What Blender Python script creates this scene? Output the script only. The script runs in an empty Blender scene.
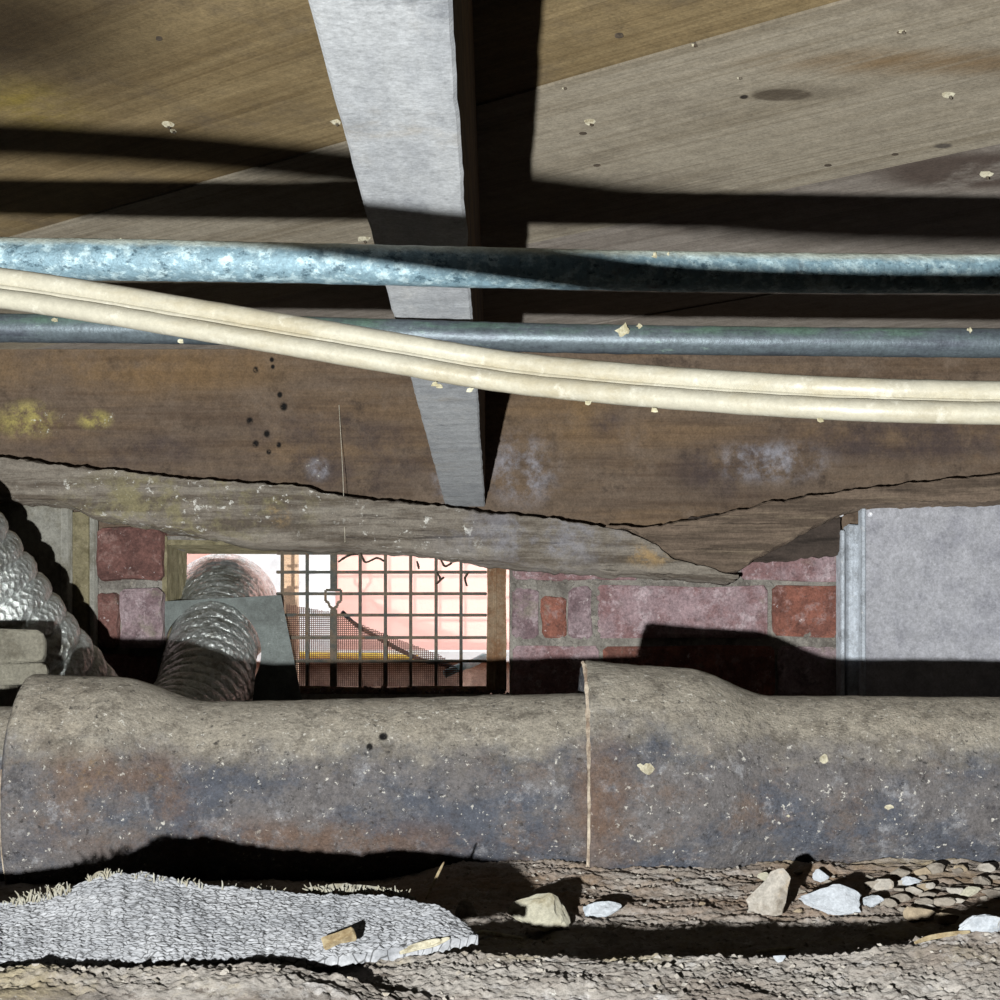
import bpy, bmesh, math, random
import numpy as np
from mathutils import Vector, Matrix, noise as NZ

# ------------------------------------------------------------------ camera, world, light, exposure
F, CX, CY, H = 1846.0, 498.0, 699.0, 0.13      # focal length in px, horizon point, eye height over z = 0
sc = bpy.context.scene
COL = sc.collection
cam = bpy.data.objects.new('camera', bpy.data.cameras.new('camera'))
COL.objects.link(cam)
cam.location = (0, 0, H); cam.rotation_euler = (math.pi / 2, 0, 0)
cam.data.sensor_width = 36; cam.data.lens = 36 * F / 1000
cam.data.shift_x = (500 - CX) / 1000; cam.data.shift_y = (CY - 500) / 1000
cam.data.clip_start = 0.02; cam.data.clip_end = 100
sc.camera = cam
sc.view_settings.view_transform = 'Standard'; sc.view_settings.look = 'None'
sc.view_settings.gamma = 1; sc.view_settings.use_curve_mapping = False
sc.view_settings.exposure = 0.22

w = bpy.data.worlds.new('overcast_sky'); sc.world = w; w.use_nodes = True
w.node_tree.nodes['Background'].inputs[0].default_value = (0.92, 0.95, 1.0, 1)
w.node_tree.nodes['Background'].inputs[1].default_value = 2.4

# hand torch held low beside the lens
tl = bpy.data.lights.new('hand_torch', 'SPOT')
tl.energy = 84; tl.shadow_soft_size = 0.0035; tl.spot_size = math.radians(63); tl.spot_blend = 0.55
tl.color = (0.98, 1.0, 0.98)
tl.use_nodes = True
_n = tl.node_tree.nodes; _e = _n['Emission']
_f = _n.new('ShaderNodeLightFalloff'); _f.inputs['Strength'].default_value = 1.0; _f.inputs['Smooth'].default_value = 0.3
tl.node_tree.links.new(_f.outputs['Linear'], _e.inputs['Strength'])
torch = bpy.data.objects.new('hand_torch', tl); COL.objects.link(torch)
torch.location = (-0.081, 0.0, H - 0.048)
_aim = Vector(((640 - CX) / F, 1.0, (CY - 450) / F))
torch.rotation_euler = _aim.to_track_quat('-Z', 'Y').to_euler()

# ------------------------------------------------------------------ helpers
random.seed(7)
def P(px, py, D):
    return Vector(((px - CX) / F * D, D, (CY - py) / F * D + H))

def srgb(c):
    def g(v):
        v /= 255.0
        return v / 12.92 if v <= 0.04045 else ((v + 0.055) / 1.055) ** 2.4
    return (g(c[0]), g(c[1]), g(c[2]), 1)

def nz(x, y, z=0.0):
    return NZ.noise(Vector((x, y, z)))

def tag(o, label=None, cat=None, group=None, kind=None):
    if label: o['label'] = label
    if cat: o['category'] = cat
    if group: o['group'] = group
    if kind: o['kind'] = kind
    return o

def empty(name, loc):
    o = bpy.data.objects.new(name, None); COL.objects.link(o); o.location = loc
    o.empty_display_size = 0.02
    return o

def link_mesh(name, me, parent=None, loc=(0, 0, 0)):
    o = bpy.data.objects.new(name, me); COL.objects.link(o)
    if parent is not None:
        o.parent = parent; o.location = Vector(loc) - wloc(parent)
    else:
        o.location = loc
    return o

def wloc(o):
    v = Vector(o.location)
    while o.parent is not None:
        o = o.parent; v += Vector(o.location)
    return v

def obj(name, verts, faces, mat, parent=None, smooth=False, mats=None, fmat=None):
    """verts in world space; origin goes to the base centre"""
    vs = np.array([tuple(v) for v in verts], dtype=float)
    lo, hi = vs.min(0), vs.max(0)
    org = Vector(((lo[0] + hi[0]) / 2, (lo[1] + hi[1]) / 2, lo[2]))
    me = bpy.data.meshes.new(name)
    me.from_pydata([tuple(v) for v in (vs - np.array(org))], [], faces)
    for m in (mats or [mat]): me.materials.append(m)
    if fmat is not None: me.polygons.foreach_set('material_index', fmat)
    if smooth: me.polygons.foreach_set('use_smooth', [True] * len(me.polygons))
    me.update()
    return link_mesh(name, me, parent, org)

def obj_bm(name, bm, mat, parent=None, smooth=False):
    bm.verts.ensure_lookup_table()
    bm.verts.index_update()
    v = [x.co.copy() for x in bm.verts]; f = [[q.index for q in p.verts] for p in bm.faces]
    bm.free()
    return obj(name, v, f, mat, parent, smooth)

def box_vf(a, b):
    x0, y0, z0 = a; x1, y1, z1 = b
    v = [(x0,y0,z0),(x1,y0,z0),(x1,y1,z0),(x0,y1,z0),(x0,y0,z1),(x1,y0,z1),(x1,y1,z1),(x0,y1,z1)]
    f = [(3,2,1,0),(4,5,6,7),(0,1,5,4),(1,2,6,5),(2,3,7,6),(3,0,4,7)]
    return v, f

def join(parts):
    V, Fc = [], []
    for v, f in parts:
        n = len(V); V += list(v); Fc += [tuple(i + n for i in q) for q in f]
    return V, Fc

def bevel_box(a, b, bev=0.002, seg=1, sub=0, rough=0.0, rs=40.0, seed=0.0):
    bm = bmesh.new()
    v, f = box_vf(a, b)
    bv = [bm.verts.new(q) for q in v]
    for q in f: bm.faces.new([bv[i] for i in q])
    if bev > 0:
        bmesh.ops.bevel(bm, geom=bm.edges[:], offset=bev, segments=seg, affect='EDGES', profile=0.5)
    if sub:
        bmesh.ops.subdivide_edges(bm, edges=bm.edges[:], cuts=sub, use_grid_fill=True)
    if rough:
        bm.normal_update()
        for q in bm.verts:
            c = q.co * rs
            q.co += q.normal * nz(c.x + seed, c.y, c.z) * rough + Vector((nz(c.y, c.x + seed, 1), nz(c.z, c.y + seed, 5), nz(c.x, c.z + seed, 9))) * rough * 0.5
    bm.verts.index_update()
    v = [q.co.copy() for q in bm.verts]; f = [tuple(q.index for q in p.verts) for p in bm.faces]
    bm.free()
    return v, f

def pxbox(x0, x1, y0, y1, D0, D1, bev=0.0015, **k):
    a = P(x0, y1, D0); b = P(x1, y0, D0)
    return bevel_box((a.x, D0, a.z), (b.x, D1, b.z), bev, **k)

def spline(pts, n):
    """smooth curve through pts (non-uniform Hermite), n samples"""
    p = np.array([tuple(q) for q in pts], float)
    L = np.concatenate([[0], np.cumsum(np.linalg.norm(np.diff(p, axis=0), axis=1))])
    sl = np.diff(p, axis=0) / np.diff(L)[:, None]
    T = np.zeros_like(p); T[0] = sl[0]; T[-1] = sl[-1]
    for i in range(1, len(p) - 1):
        h0, h1 = L[i] - L[i-1], L[i+1] - L[i]
        T[i] = (sl[i-1] * h1 + sl[i] * h0) / (h0 + h1)
    out = []
    for q in np.linspace(0, L[-1], n):
        i = min(len(p) - 2, max(0, int(np.searchsorted(L, q, side='right')) - 1))
        h = L[i+1] - L[i]; t = (q - L[i]) / h
        out.append(Vector((2*t**3-3*t*t+1) * p[i] + (t**3-2*t*t+t) * h * T[i] + (-2*t**3+3*t*t) * p[i+1] + (t**3-t*t) * h * T[i+1]))
    return out

def tube(path, rad, seg=16, cap=True, jitter=0.0, js=100.0):
    """rad: number or function(i, angle)"""
    V, Fc = [], []
    n = len(path)
    up = None
    for i, p in enumerate(path):
        t = (path[min(i+1, n-1)] - path[max(i-1, 0)]).normalized()
        if up is None:
            up = Vector((0, 0, 1)) if abs(t.z) < 0.9 else Vector((0, 1, 0))
        up = (up - t * up.dot(t)).normalized()
        sd = t.cross(up)
        for j in range(seg):
            a = 2 * math.pi * j / seg
            r = rad(i, a) if callable(rad) else rad
            d = up * math.cos(a) + sd * math.sin(a)
            q = p + d * r
            if jitter: q = q + d * jitter * nz(q.x * js, q.y * js, q.z * js)
            V.append(q)
    for i in range(n - 1):
        for j in range(seg):
            k = (j + 1) % seg
            Fc.append((i*seg+j, i*seg+k, (i+1)*seg+k, (i+1)*seg+j))
    if cap:
        Fc.append(tuple(range(seg-1, -1, -1))); Fc.append(tuple(range((n-1)*seg, n*seg)))
    return V, Fc

def interp(tab, x):
    xs = [t[0] for t in tab]; ys = [t[1] for t in tab]
    return float(np.interp(x, xs, ys))

def sstep(a, b, x):
    t = min(1, max(0, (x - a) / (b - a))); return t * t * (3 - 2 * t)

# ------------------------------------------------------------------ materials
def make(name, base, layers=(), bumps=(), rough=0.8, metal=0.0, rot=0.0, spec=0.3, grain=(430, .55), dr=1.0):
    """layers: dicts col, sc (xyz noise scale), lo, hi, amt, det, blob=(centre, radii), up=(lo,hi) -> normal z mask, tex"""
    m = bpy.data.materials.new(name); m.use_nodes = True
    nt = m.node_tree; N = nt.nodes; L = nt.links
    bs = N['Principled BSDF']
    bs.inputs['Roughness'].default_value = rough; bs.inputs['Metallic'].default_value = metal
    bs.inputs['Specular IOR Level'].default_value = spec
    bs.inputs['Diffuse Roughness'].default_value = dr
    geo = N.new('ShaderNodeNewGeometry')
    pos = geo.outputs['Position']
    if rot:
        vr = N.new('ShaderNodeVectorRotate'); vr.rotation_type = 'Z_AXIS'
        vr.inputs['Angle'].default_value = rot
        L.new(pos, vr.inputs['Vector']); rpos = vr.outputs[0]
    else: rpos = pos
    def tex(sc_, det=4, kind='noise', rgh=0.6, off=0.0):
        mp = N.new('ShaderNodeMapping'); L.new(rpos, mp.inputs['Vector'])
        mp.inputs['Scale'].default_value = sc_ if hasattr(sc_, '__len__') else (sc_,) * 3
        mp.inputs['Location'].default_value = (off, off * 1.7, off * 0.6)
        if kind == 'voronoi':
            t = N.new('ShaderNodeTexVoronoi'); t.inputs['Scale'].default_value = 1
            L.new(mp.outputs[0], t.inputs['Vector']); return t.outputs['Distance']
        if kind == 'crack':
            t = N.new('ShaderNodeTexVoronoi'); t.feature = 'DISTANCE_TO_EDGE'; t.inputs['Scale'].default_value = 1
            L.new(mp.outputs[0], t.inputs['Vector']); return t.outputs['Distance']
        t = N.new('ShaderNodeTexNoise'); t.inputs['Scale'].default_value = 1
        t.inputs['Detail'].default_value = det; t.inputs['Roughness'].default_value = rgh
        L.new(mp.outputs[0], t.inputs['Vector']); return t.outputs['Fac']
    def math_(op, a, b):
        n = N.new('ShaderNodeMath'); n.operation = op
        for i, v in enumerate((a, b)):
            if isinstance(v, (int, float)): n.inputs[i].default_value = v
            else: L.new(v, n.inputs[i])
        return n.outputs[0]
    def rng(v, lo, hi, a=0.0, b=1.0):
        n = N.new('ShaderNodeMapRange'); n.interpolation_type = 'SMOOTHSTEP'
        L.new(v, n.inputs[0]); n.inputs[1].default_value = lo; n.inputs[2].default_value = hi
        n.inputs[3].default_value = a; n.inputs[4].default_value = b
        return n.outputs[0]
    cur = None
    off = 0.0
    for ly in layers:
        off += 3.31
        mask = None
        if 'sc' in ly:
            mask = rng(tex(ly['sc'], ly.get('det', 9), ly.get('tex', 'noise'), ly.get('rgh', 0.72), off), ly.get('lo', .4), ly.get('hi', .6))
        if 'blob' in ly:
            tot = None
            bl = ly['blob'] if isinstance(ly['blob'], list) else [ly['blob']]
            for c, r in bl:
                sub = N.new('ShaderNodeVectorMath'); sub.operation = 'SUBTRACT'; L.new(pos, sub.inputs[0]); sub.inputs[1].default_value = tuple(c)
                dv = N.new('ShaderNodeVectorMath'); dv.operation = 'DIVIDE'; L.new(sub.outputs[0], dv.inputs[0]); dv.inputs[1].default_value = tuple(r)
                ln = N.new('ShaderNodeVectorMath'); ln.operation = 'LENGTH'; L.new(dv.outputs[0], ln.inputs[0])
                s = ly.get('soft', 0.6)
                b = rng(ln.outputs['Value'], 1 - s, 1.0, 1.0, 0.0)
                tot = b if tot is None else math_('MAXIMUM', tot, b)
            mask = tot if mask is None else math_('MULTIPLY', mask, tot)
        if 'up' in ly:
            sp = N.new('ShaderNodeSeparateXYZ'); L.new(geo.outputs['Normal'], sp.inputs[0])
            u = sp.outputs[2]
            n2 = tex(ly.get('upsc', 40), 9, 'noise', 0.75, off + 1)
            u = math_('ADD', u, math_('MULTIPLY', math_('SUBTRACT', n2, 0.5), ly.get('upn', 0.8)))
            u = rng(u, ly['up'][0], ly['up'][1])
            mask = u if mask is None else math_('MULTIPLY', mask, u)
        if ly.get('amt', 1) != 1: mask = math_('MULTIPLY', mask, ly['amt'])
        mx = N.new('ShaderNodeMix'); mx.data_type = 'RGBA'
        L.new(mask, mx.inputs[0])
        if cur is None: mx.inputs[6].default_value = srgb(base)
        else: L.new(cur, mx.inputs[6])
        mx.inputs[7].default_value = srgb(ly['col'])
        cur = mx.outputs[2]
    if grain and cur is not None:
        g1 = tex(grain[0], 5, 'noise', 0.8, 9.1); g2 = tex(grain[0] * .23, 6, 'noise', 0.75, 5.3)
        f = math_('ADD', math_('MULTIPLY', math_('SUBTRACT', g1, .5), grain[1] * 2.6), math_('MULTIPLY', math_('SUBTRACT', g2, .5), grain[1] * 1.8))
        f = math_('MAXIMUM', math_('ADD', f, 1.0), 0.15)
        sv = N.new('ShaderNodeVectorMath'); sv.operation = 'SCALE'
        L.new(cur, sv.inputs[0]); L.new(f, sv.inputs['Scale']); cur = sv.outputs[0]
    if cur is None: bs.inputs['Base Color'].default_value = srgb(base)
    else: L.new(cur, bs.inputs['Base Color'])
    prev = None
    for bsc, strg, dist, kind in [(b + ('noise',))[:4] for b in bumps]:
        off += 2.17
        bp = N.new('ShaderNodeBump'); bp.inputs['Strength'].default_value = strg; bp.inputs['Distance'].default_value = dist
        t = tex(bsc, 6, kind, 0.65, off)
        if kind == 'crack': t = rng(t, 0.0, 0.18)
        L.new(t, bp.inputs['Height'])
        if prev is not None: L.new(prev, bp.inputs['Normal'])
        prev = bp.outputs[0]
    if prev is not None: L.new(prev, bs.inputs['Normal'])
    return m

Z_SUB, Z_JB = 0.43, 0.236           # subfloor underside and joist underside above the eye
D_WALL = 2.25
PL1 = (P(540, 88, Z_SUB*F/(CY-88)), P(840, 3, Z_SUB*F/(CY-3)))
PL2 = (P(780, 190, Z_SUB*F/(CY-190)), P(1000, 145, Z_SUB*F/(CY-145)))
ANG = math.atan2(PL1[1].y - PL1[0].y, PL1[1].x - PL1[0].x)

def sub_pt(px, py): return P(px, py, Z_SUB * F / (CY - py))

def wood_sub(name, base, dark, light, seed, blobs=()):
    lay = [dict(col=dark, sc=(2.0, 26 + seed, 20), lo=.40, hi=.70, amt=.6, det=6, rgh=.6),
           dict(col=light, sc=(1.5, 120, 20), lo=.45, hi=.75, amt=.45, det=4, rgh=.6),
           dict(col=dark, sc=(1.6, 260 + seed * 3, 20), lo=.48, hi=.70, amt=.45, det=3, rgh=.6),
           dict(col=(84, 75, 66), sc=7 + seed, lo=.50, hi=.72, amt=.5),
           dict(col=light, sc=9.3, lo=.5, hi=.75, amt=.45)]
    lay += list(blobs)
    return make(name, base, lay, [((4, 160, 40), .2, .002), (300, .3, .001)], rough=.85, rot=-ANG, dr=.5)

MW_KNOT = wood_sub('subfloor_wood_knotty', (146, 137, 122), (108, 97, 80), (162, 153, 138), 0, [
    dict(col=(108, 99, 86), blob=(sub_pt(795, 93), (.046, .026, .05)), soft=.6, amt=.6),
    dict(col=(80, 71, 60), sc=(9, 70, 20), lo=.2, hi=.5, blob=(sub_pt(782, 95), (.025, .015, .05)), soft=.3, amt=.95),
    dict(col=(46, 40, 36), blob=(sub_pt(744, 97), (.004, .006, .05)), soft=.5),
    dict(col=(74, 68, 64), blob=(sub_pt(943, 146), (.009, .008, .05)), soft=.5, amt=.85),
    dict(col=(110, 86, 56), sc=(1.2, 50, 20), lo=.3, hi=.6, amt=.8, blob=(sub_pt(930, 62), (.16, .04, .05)), soft=.9)])
MW_BROWN = wood_sub('subfloor_wood_brown', (126, 109, 80), (88, 71, 46), (146, 128, 96), 4, [
    dict(col=(34, 24, 12), sc=3.0, lo=.2, hi=.5, amt=.9, blob=(sub_pt(-10, 25), (.16, .22, .1)), soft=.9),  # soft shade of the upper left corner, painted into the wood colour
    dict(col=(128, 112, 42), sc=20, lo=.3, hi=.7, amt=.7, blob=(sub_pt(35, 110), (.06, .09, .1)), soft=.9)])  # yellow glow beside that shade, also painted into the wood colour
MW_GREY = wood_sub('subfloor_wood_grey', (140, 132, 124), (106, 97, 89), (154, 146, 139), 9, [
    dict(col=(74, 62, 56), sc=14, lo=.3, hi=.5, amt=.9, blob=(sub_pt(985, 172), (.12, .07, .05)), soft=.5)])

M_JOIST_B = make('joist_pale_underside', (180, 182, 185), [
    dict(col=(148, 151, 157), sc=(25, 6, 20), lo=.42, hi=.7, amt=.7),
    dict(col=(190, 189, 187), sc=(60, 14, 20), lo=.52, hi=.75, amt=.6),
    dict(col=(112, 115, 122), sc=(30, 22, 20), lo=.56, hi=.74, amt=.7),
    dict(col=(162, 147, 124), sc=9, lo=.56, hi=.75, amt=.5),
    dict(col=(84, 78, 70), sc=130, lo=.68, hi=.75, amt=.8)],
    [((120, 12, 40), .3, .002), (350, .3, .001)], rough=.9, dr=.35)
M_JOIST_S = make('joist_brown_side', (104, 76, 48), [dict(col=(64, 46, 30), sc=(60, 2.5, 80), lo=.4, hi=.65)],
    [((60, 3, 100), .3, .002)], rough=.9)

def rp(px, py): return P(px, py, D_WALL + .02)
M_RIM = make('rim_board_stained_wood', (114, 98, 84), [
    dict(col=(130, 106, 80), sc=(1.8, 10, 14), lo=.42, hi=.66, amt=.8),
    dict(col=(84, 66, 52), sc=(3.5, 10, 70), lo=.44, hi=.66, amt=.6, det=6), dict(col=(128, 112, 98), sc=22, lo=.5, hi=.68, amt=.6), dict(col=(70, 58, 50), sc=30, lo=.54, hi=.7, amt=.7),
    dict(col=(140, 112, 76), sc=5, lo=.3, hi=.6, amt=.75, blob=[(rp(120, 368), (.3, .2, .05)), (rp(560, 410), (.09, .2, .08))], soft=.8),
    dict(col=(70, 60, 62), sc=10, lo=.36, hi=.6, amt=.8, blob=[(rp(330, 455), (.2, .2, .07)), (rp(740, 470), (.12, .2, .05)), (rp(900, 440), (.25, .2, .04)), (rp(120, 450), (.16, .2, .03)), (rp(605, 420), (.03, .2, .03))], soft=.7),
    dict(col=(164, 164, 174), sc=38, lo=.40, hi=.66, amt=.8, blob=[(rp(522, 470), (.06, .2, .06)), (rp(900, 400), (.1, .2, .02)), (rp(770, 462), (.1, .2, .035)), (rp(318, 470), (.022, .2, .02)), (rp(450, 480), (.03, .2, .04))], soft=.8),
    dict(col=(176, 164, 100), sc=42, lo=.38, hi=.6, amt=.95, blob=[(rp(28, 420), (.05, .2, .03)), (rp(95, 420), (.028, .2, .016))], soft=.7),
    dict(col=(215, 215, 205), sc=120, lo=.6, hi=.66, amt=.9, blob=[(rp(45, 422), (.04, .2, .022)), (rp(105, 422), (.025, .2, .014)), (rp(318, 468), (.02, .2, .014))], soft=.4),
    dict(col=(12, 9, 8), blob=[(rp(a, b), (.0042*s, .2, .0048*s)) for a, b, s in [(256,370,1.1),(272,360,.9),(273,367,.8),(280,395,1.1),(284,407,1.5),(250,421,1.3),(267,434,1.3),(256,444,1.3),(279,445,1.0),(269,452,1.0)]], soft=.6, sc=150, lo=.32, hi=.46)],
    [((3, 10, 120), .35, .003), (90, .3, .003)], rough=.85)
M_SILL = make('sill_rotten_wood', (138, 130, 120), [
    dict(col=(92, 82, 72), sc=(6, 20, 60), lo=.42, hi=.6, amt=.9), dict(col=(58, 50, 44), sc=(9, 40, 170), lo=.56, hi=.66, amt=.8),
    dict(col=(158, 152, 142), sc=(9, 30, 90), lo=.52, hi=.72, amt=.7),
    dict(col=(142, 134, 102), sc=22, lo=.46, hi=.62, amt=.8, blob=[(P(190, 505, 2.13), (.2, .3, .06))], soft=.6),
    dict(col=(214, 212, 206), sc=70, lo=.585, hi=.64, amt=.9, blob=[(P(190, 500, 2.13), (.26, .3, .06)), (P(420, 530, 2.13), (.1, .3, .05))], soft=.5),
    dict(col=(150, 150, 160), sc=16, lo=.45, hi=.62, amt=.6, blob=[(P(540, 535, 2.13), (.16, .3, .06))], soft=.8),
    dict(col=(170, 142, 100), sc=50, lo=.4, hi=.6, amt=.75, blob=[(P(650, 555, 2.13), (.04, .3, .02)), (P(280, 515, 2.13), (.02, .3, .02))], soft=.7)],
    [((8, 30, 120), .6, .006), (140, .5, .003)], rough=.9)
M_SILL_R = make('sill_split_brown_wood', (124, 108, 94), [
    dict(col=(84, 72, 62), sc=(5, 20, 70), lo=.42, hi=.6, amt=.9), dict(col=(48, 40, 34), sc=(7, 40, 200), lo=.55, hi=.64, amt=.85),
    dict(col=(152, 136, 116), sc=(6, 30, 110), lo=.52, hi=.72, amt=.7)],
    [((6, 30, 160), .6, .005), (160, .4, .003)], rough=.9)
M_SILL_D = make('dark_wood', (78, 68, 62), [dict(col=(46, 40, 36), sc=(8, 20, 60), lo=.4, hi=.65)], [((8, 30, 140), .5, .004)], rough=.95)
M_MORTAR = make('old_mortar', (150, 145, 138), [dict(col=(108, 102, 96), sc=30, lo=.4, hi=.65), dict(col=(186, 178, 164), sc=90, lo=.55, hi=.7, amt=.7)], [(120, .7, .006), (400, .4, .002)], rough=.95)
def brickmat(name, a, b, c):
    return make(name, a, [dict(col=b, sc=24, lo=.42, hi=.6, amt=.9), dict(col=c, sc=50, lo=.52, hi=.64, amt=.75), dict(col=(84, 66, 64), sc=80, lo=.6, hi=.68, amt=.7),
                          dict(col=(136, 128, 116), sc=16, lo=.56, hi=.68, amt=.8), dict(col=(216, 206, 206), sc=130, lo=.62, hi=.68, amt=.7)], [(110, .8, .005), (420, .4, .0015)], rough=.85, grain=(330, .8))
MB = [brickmat('brick_purple', (152, 134, 138), (116, 96, 100), (184, 168, 172)),
      brickmat('brick_red', (146, 96, 82), (108, 72, 64), (162, 134, 130)),
      brickmat('brick_maroon', (118, 84, 78), (88, 62, 58), (142, 114, 108)),
      brickmat('brick_mauve', (160, 138, 142), (134, 102, 102), (190, 174, 178))]
M_RENDER = make('olive_render', (138, 130, 104), [dict(col=(106, 98, 74), sc=40, lo=.4, hi=.65), dict(col=(160, 150, 128), sc=90, lo=.55, hi=.7)], [(150, .6, .003)], rough=.95)
M_PANEL = make('grey_board', (178, 178, 184), [dict(col=(158, 158, 166), sc=30, lo=.42, hi=.66), dict(col=(192, 192, 198), sc=160, lo=.5, hi=.7, amt=.6), dict(col=(120, 118, 122), sc=55, lo=.68, hi=.76, amt=.6)], [(300, .3, .001)], rough=.75)
M_PANEL_L = make('grey_board_dirty', (150, 148, 140), [dict(col=(120, 116, 104), sc=26, lo=.42, hi=.66), dict(col=(172, 170, 162), sc=150, lo=.5, hi=.7, amt=.6)], [(220, .4, .0015)], rough=.85)
M_TRIM = make('zinc_trim', (182, 188, 196), [dict(col=(140, 144, 150), sc=60, lo=.45, hi=.7), dict(col=(220, 222, 224), sc=120, lo=.58, hi=.7, amt=.7)], [(200, .3, .001)], rough=.5, metal=.3)
M_FOIL = make('crinkled_foil', (214, 218, 216), [dict(col=(120, 116, 102), sc=34, lo=.46, hi=.66, amt=.75), dict(col=(110, 98, 74), sc=90, lo=.6, hi=.72, amt=.6)], [(70, .45, .012), ((150, 150, 150), .5, .006, 'voronoi'), (400, .4, .003)], rough=.3, metal=.78, dr=.5, spec=.6)
M_SHEET = make('dull_galvanised_sheet', (98, 104, 102), [dict(col=(80, 84, 82), sc=22, lo=.42, hi=.66), dict(col=(158, 162, 160), sc=130, lo=.6, hi=.7, amt=.5)], [(160, .2, .001)], rough=.55, metal=.35)
M_IRONPIPE = make('corroded_cast_iron', (100, 96, 96), [
    dict(col=(70, 75, 86), sc=(9, 9, 14), lo=.44, hi=.58, amt=.85, rgh=.78),
    dict(col=(104, 89, 80), sc=(8, 8, 10), lo=.52, hi=.64, amt=.85, rgh=.78),
    dict(col=(150, 150, 154), sc=60, lo=.52, hi=.66, amt=.6, rgh=.8),
    dict(col=(62, 60, 64), sc=44, lo=.53, hi=.66, amt=.75, rgh=.8),
    dict(col=(158, 150, 136), up=(.25, .7), upsc=26, upn=1.0, amt=.8),
    dict(col=(98, 91, 82), sc=70, lo=.48, hi=.62, amt=.7, up=(.0, .6), upn=.7, rgh=.8),
    dict(col=(164, 158, 146), sc=40, lo=.56, hi=.7, amt=.5, up=(.0, .6), rgh=.8),
    dict(col=(200, 196, 188), sc=260, lo=.63, hi=.68, amt=.75, det=3), dict(col=(44, 42, 42), sc=210, lo=.61, hi=.67, amt=.75, det=4),
    dict(col=(100, 78, 64), sc=24, lo=.40, hi=.58, amt=.8, rgh=.8, blob=[(P(600, 800, 1.1), (.028, .2, .06)), (P(165, 790, 1.1), (.035, .2, .035)), (P(95, 770, 1.1), (.03, .2, .02)), (P(300, 840, 1.1), (.2, .2, .02))], soft=.9),
    dict(col=(128, 104, 76), sc=46, lo=.52, hi=.62, amt=.6, rgh=.8, blob=[(P(105, 770, 1.1), (.03, .2, .018)), (P(175, 800, 1.1), (.03, .2, .02)), (P(165, 778, 1.1), (.016, .2, .012))], soft=.9),
    dict(col=(14, 12, 12), sc=260, lo=.36, hi=.46, blob=[(P(385, 736, 1.12), (.0036, .2, .003)), (P(372, 746, 1.12), (.0026, .2, .003))], soft=.5)],
    [(60, .3, .004), (220, .7, .004), (700, .6, .002)], rough=.72, metal=.0, spec=.35, grain=(620, .75), dr=.45)
M_LEAD = make('lead_rim_line', (176, 164, 148), [dict(col=(120, 104, 90), sc=60, lo=.4, hi=.6)], [(200, .5, .001)], rough=.8)
M_COPPER1 = make('verdigris_copper', (124, 150, 162), [
    dict(col=(182, 204, 210), sc=(150, 190, 190), lo=.47, hi=.6, amt=.85),
    dict(col=(58, 82, 94), sc=(130, 200, 200), lo=.54, hi=.64, amt=.85),
    dict(col=(120, 100, 84), sc=16, lo=.58, hi=.7, amt=.6),
    dict(col=(196, 202, 190), up=(.35, .85), upsc=120, upn=.6, amt=.85)], [(220, .6, .002)], rough=.5, metal=.2, grain=(500, .5), dr=.1)
M_COPPER2 = make('dull_copper', (100, 110, 116), [
    dict(col=(104, 132, 118), sc=(20, 60, 60), lo=.42, hi=.6, amt=.9, up=(-.1, .5)),
    dict(col=(76, 80, 90), sc=(14, 80, 80), lo=.45, hi=.65, amt=.8),
    dict(col=(148, 172, 160), sc=(30, 120, 120), lo=.62, hi=.7, amt=.8)], [(260, .3, .001)], rough=.45, metal=.35, dr=.1)
M_CABLE = make('cream_cable_sheath', (178, 173, 157), [dict(col=(162, 152, 128), sc=(14, 60, 60), lo=.45, hi=.65, amt=.8), dict(col=(206, 202, 188), sc=150, lo=.55, hi=.68, amt=.7)], [(300, .3, .0006)], rough=.42, spec=.5, grain=(900, .22), dr=.0)
M_DIRT = make('dry_dirt', (156, 150, 144), [
    dict(col=(118, 107, 98), sc=12, lo=.4, hi=.62, amt=.8),
    dict(col=(182, 179, 178), sc=60, lo=.52, hi=.68, amt=.7),
    dict(col=(152, 140, 112), sc=7, lo=.50, hi=.62, amt=.7),
    dict(col=(80, 71, 65), sc=170, lo=.54, hi=.64, amt=.8),
    dict(col=(206, 203, 198), sc=260, lo=.62, hi=.68, amt=.8),
    dict(col=(124, 101, 82), sc=14, lo=.3, hi=.6, amt=.75, blob=[((.1, 1.0, .03), (.4, .14, .1))], soft=.6)],
    [(220, .5, .003), (500, .5, .0015)], rough=.95, spec=.15)
M_CARPET = make('grey_carpet_backing', (166, 167, 171), [
    dict(col=(134, 136, 141), sc=25, lo=.42, hi=.66, amt=.7), dict(col=(178, 179, 182), sc=90, lo=.5, hi=.7, amt=.7),
    dict(col=(44, 43, 42), sc=(210, 260, 60), lo=.07, hi=.0, tex='crack', amt=.8)],
    [(420, .4, .0012)], rough=.95, spec=.1)
M_FIBRE = make('pale_jute_fibre', (158, 156, 146), [dict(col=(140, 134, 118), sc=200, lo=.4, hi=.6)], rough=.9)
M_STRAW = make('pale_straw', (158, 144, 116), [dict(col=(126, 108, 80), sc=200, lo=.4, hi=.6)], rough=.8)
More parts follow.
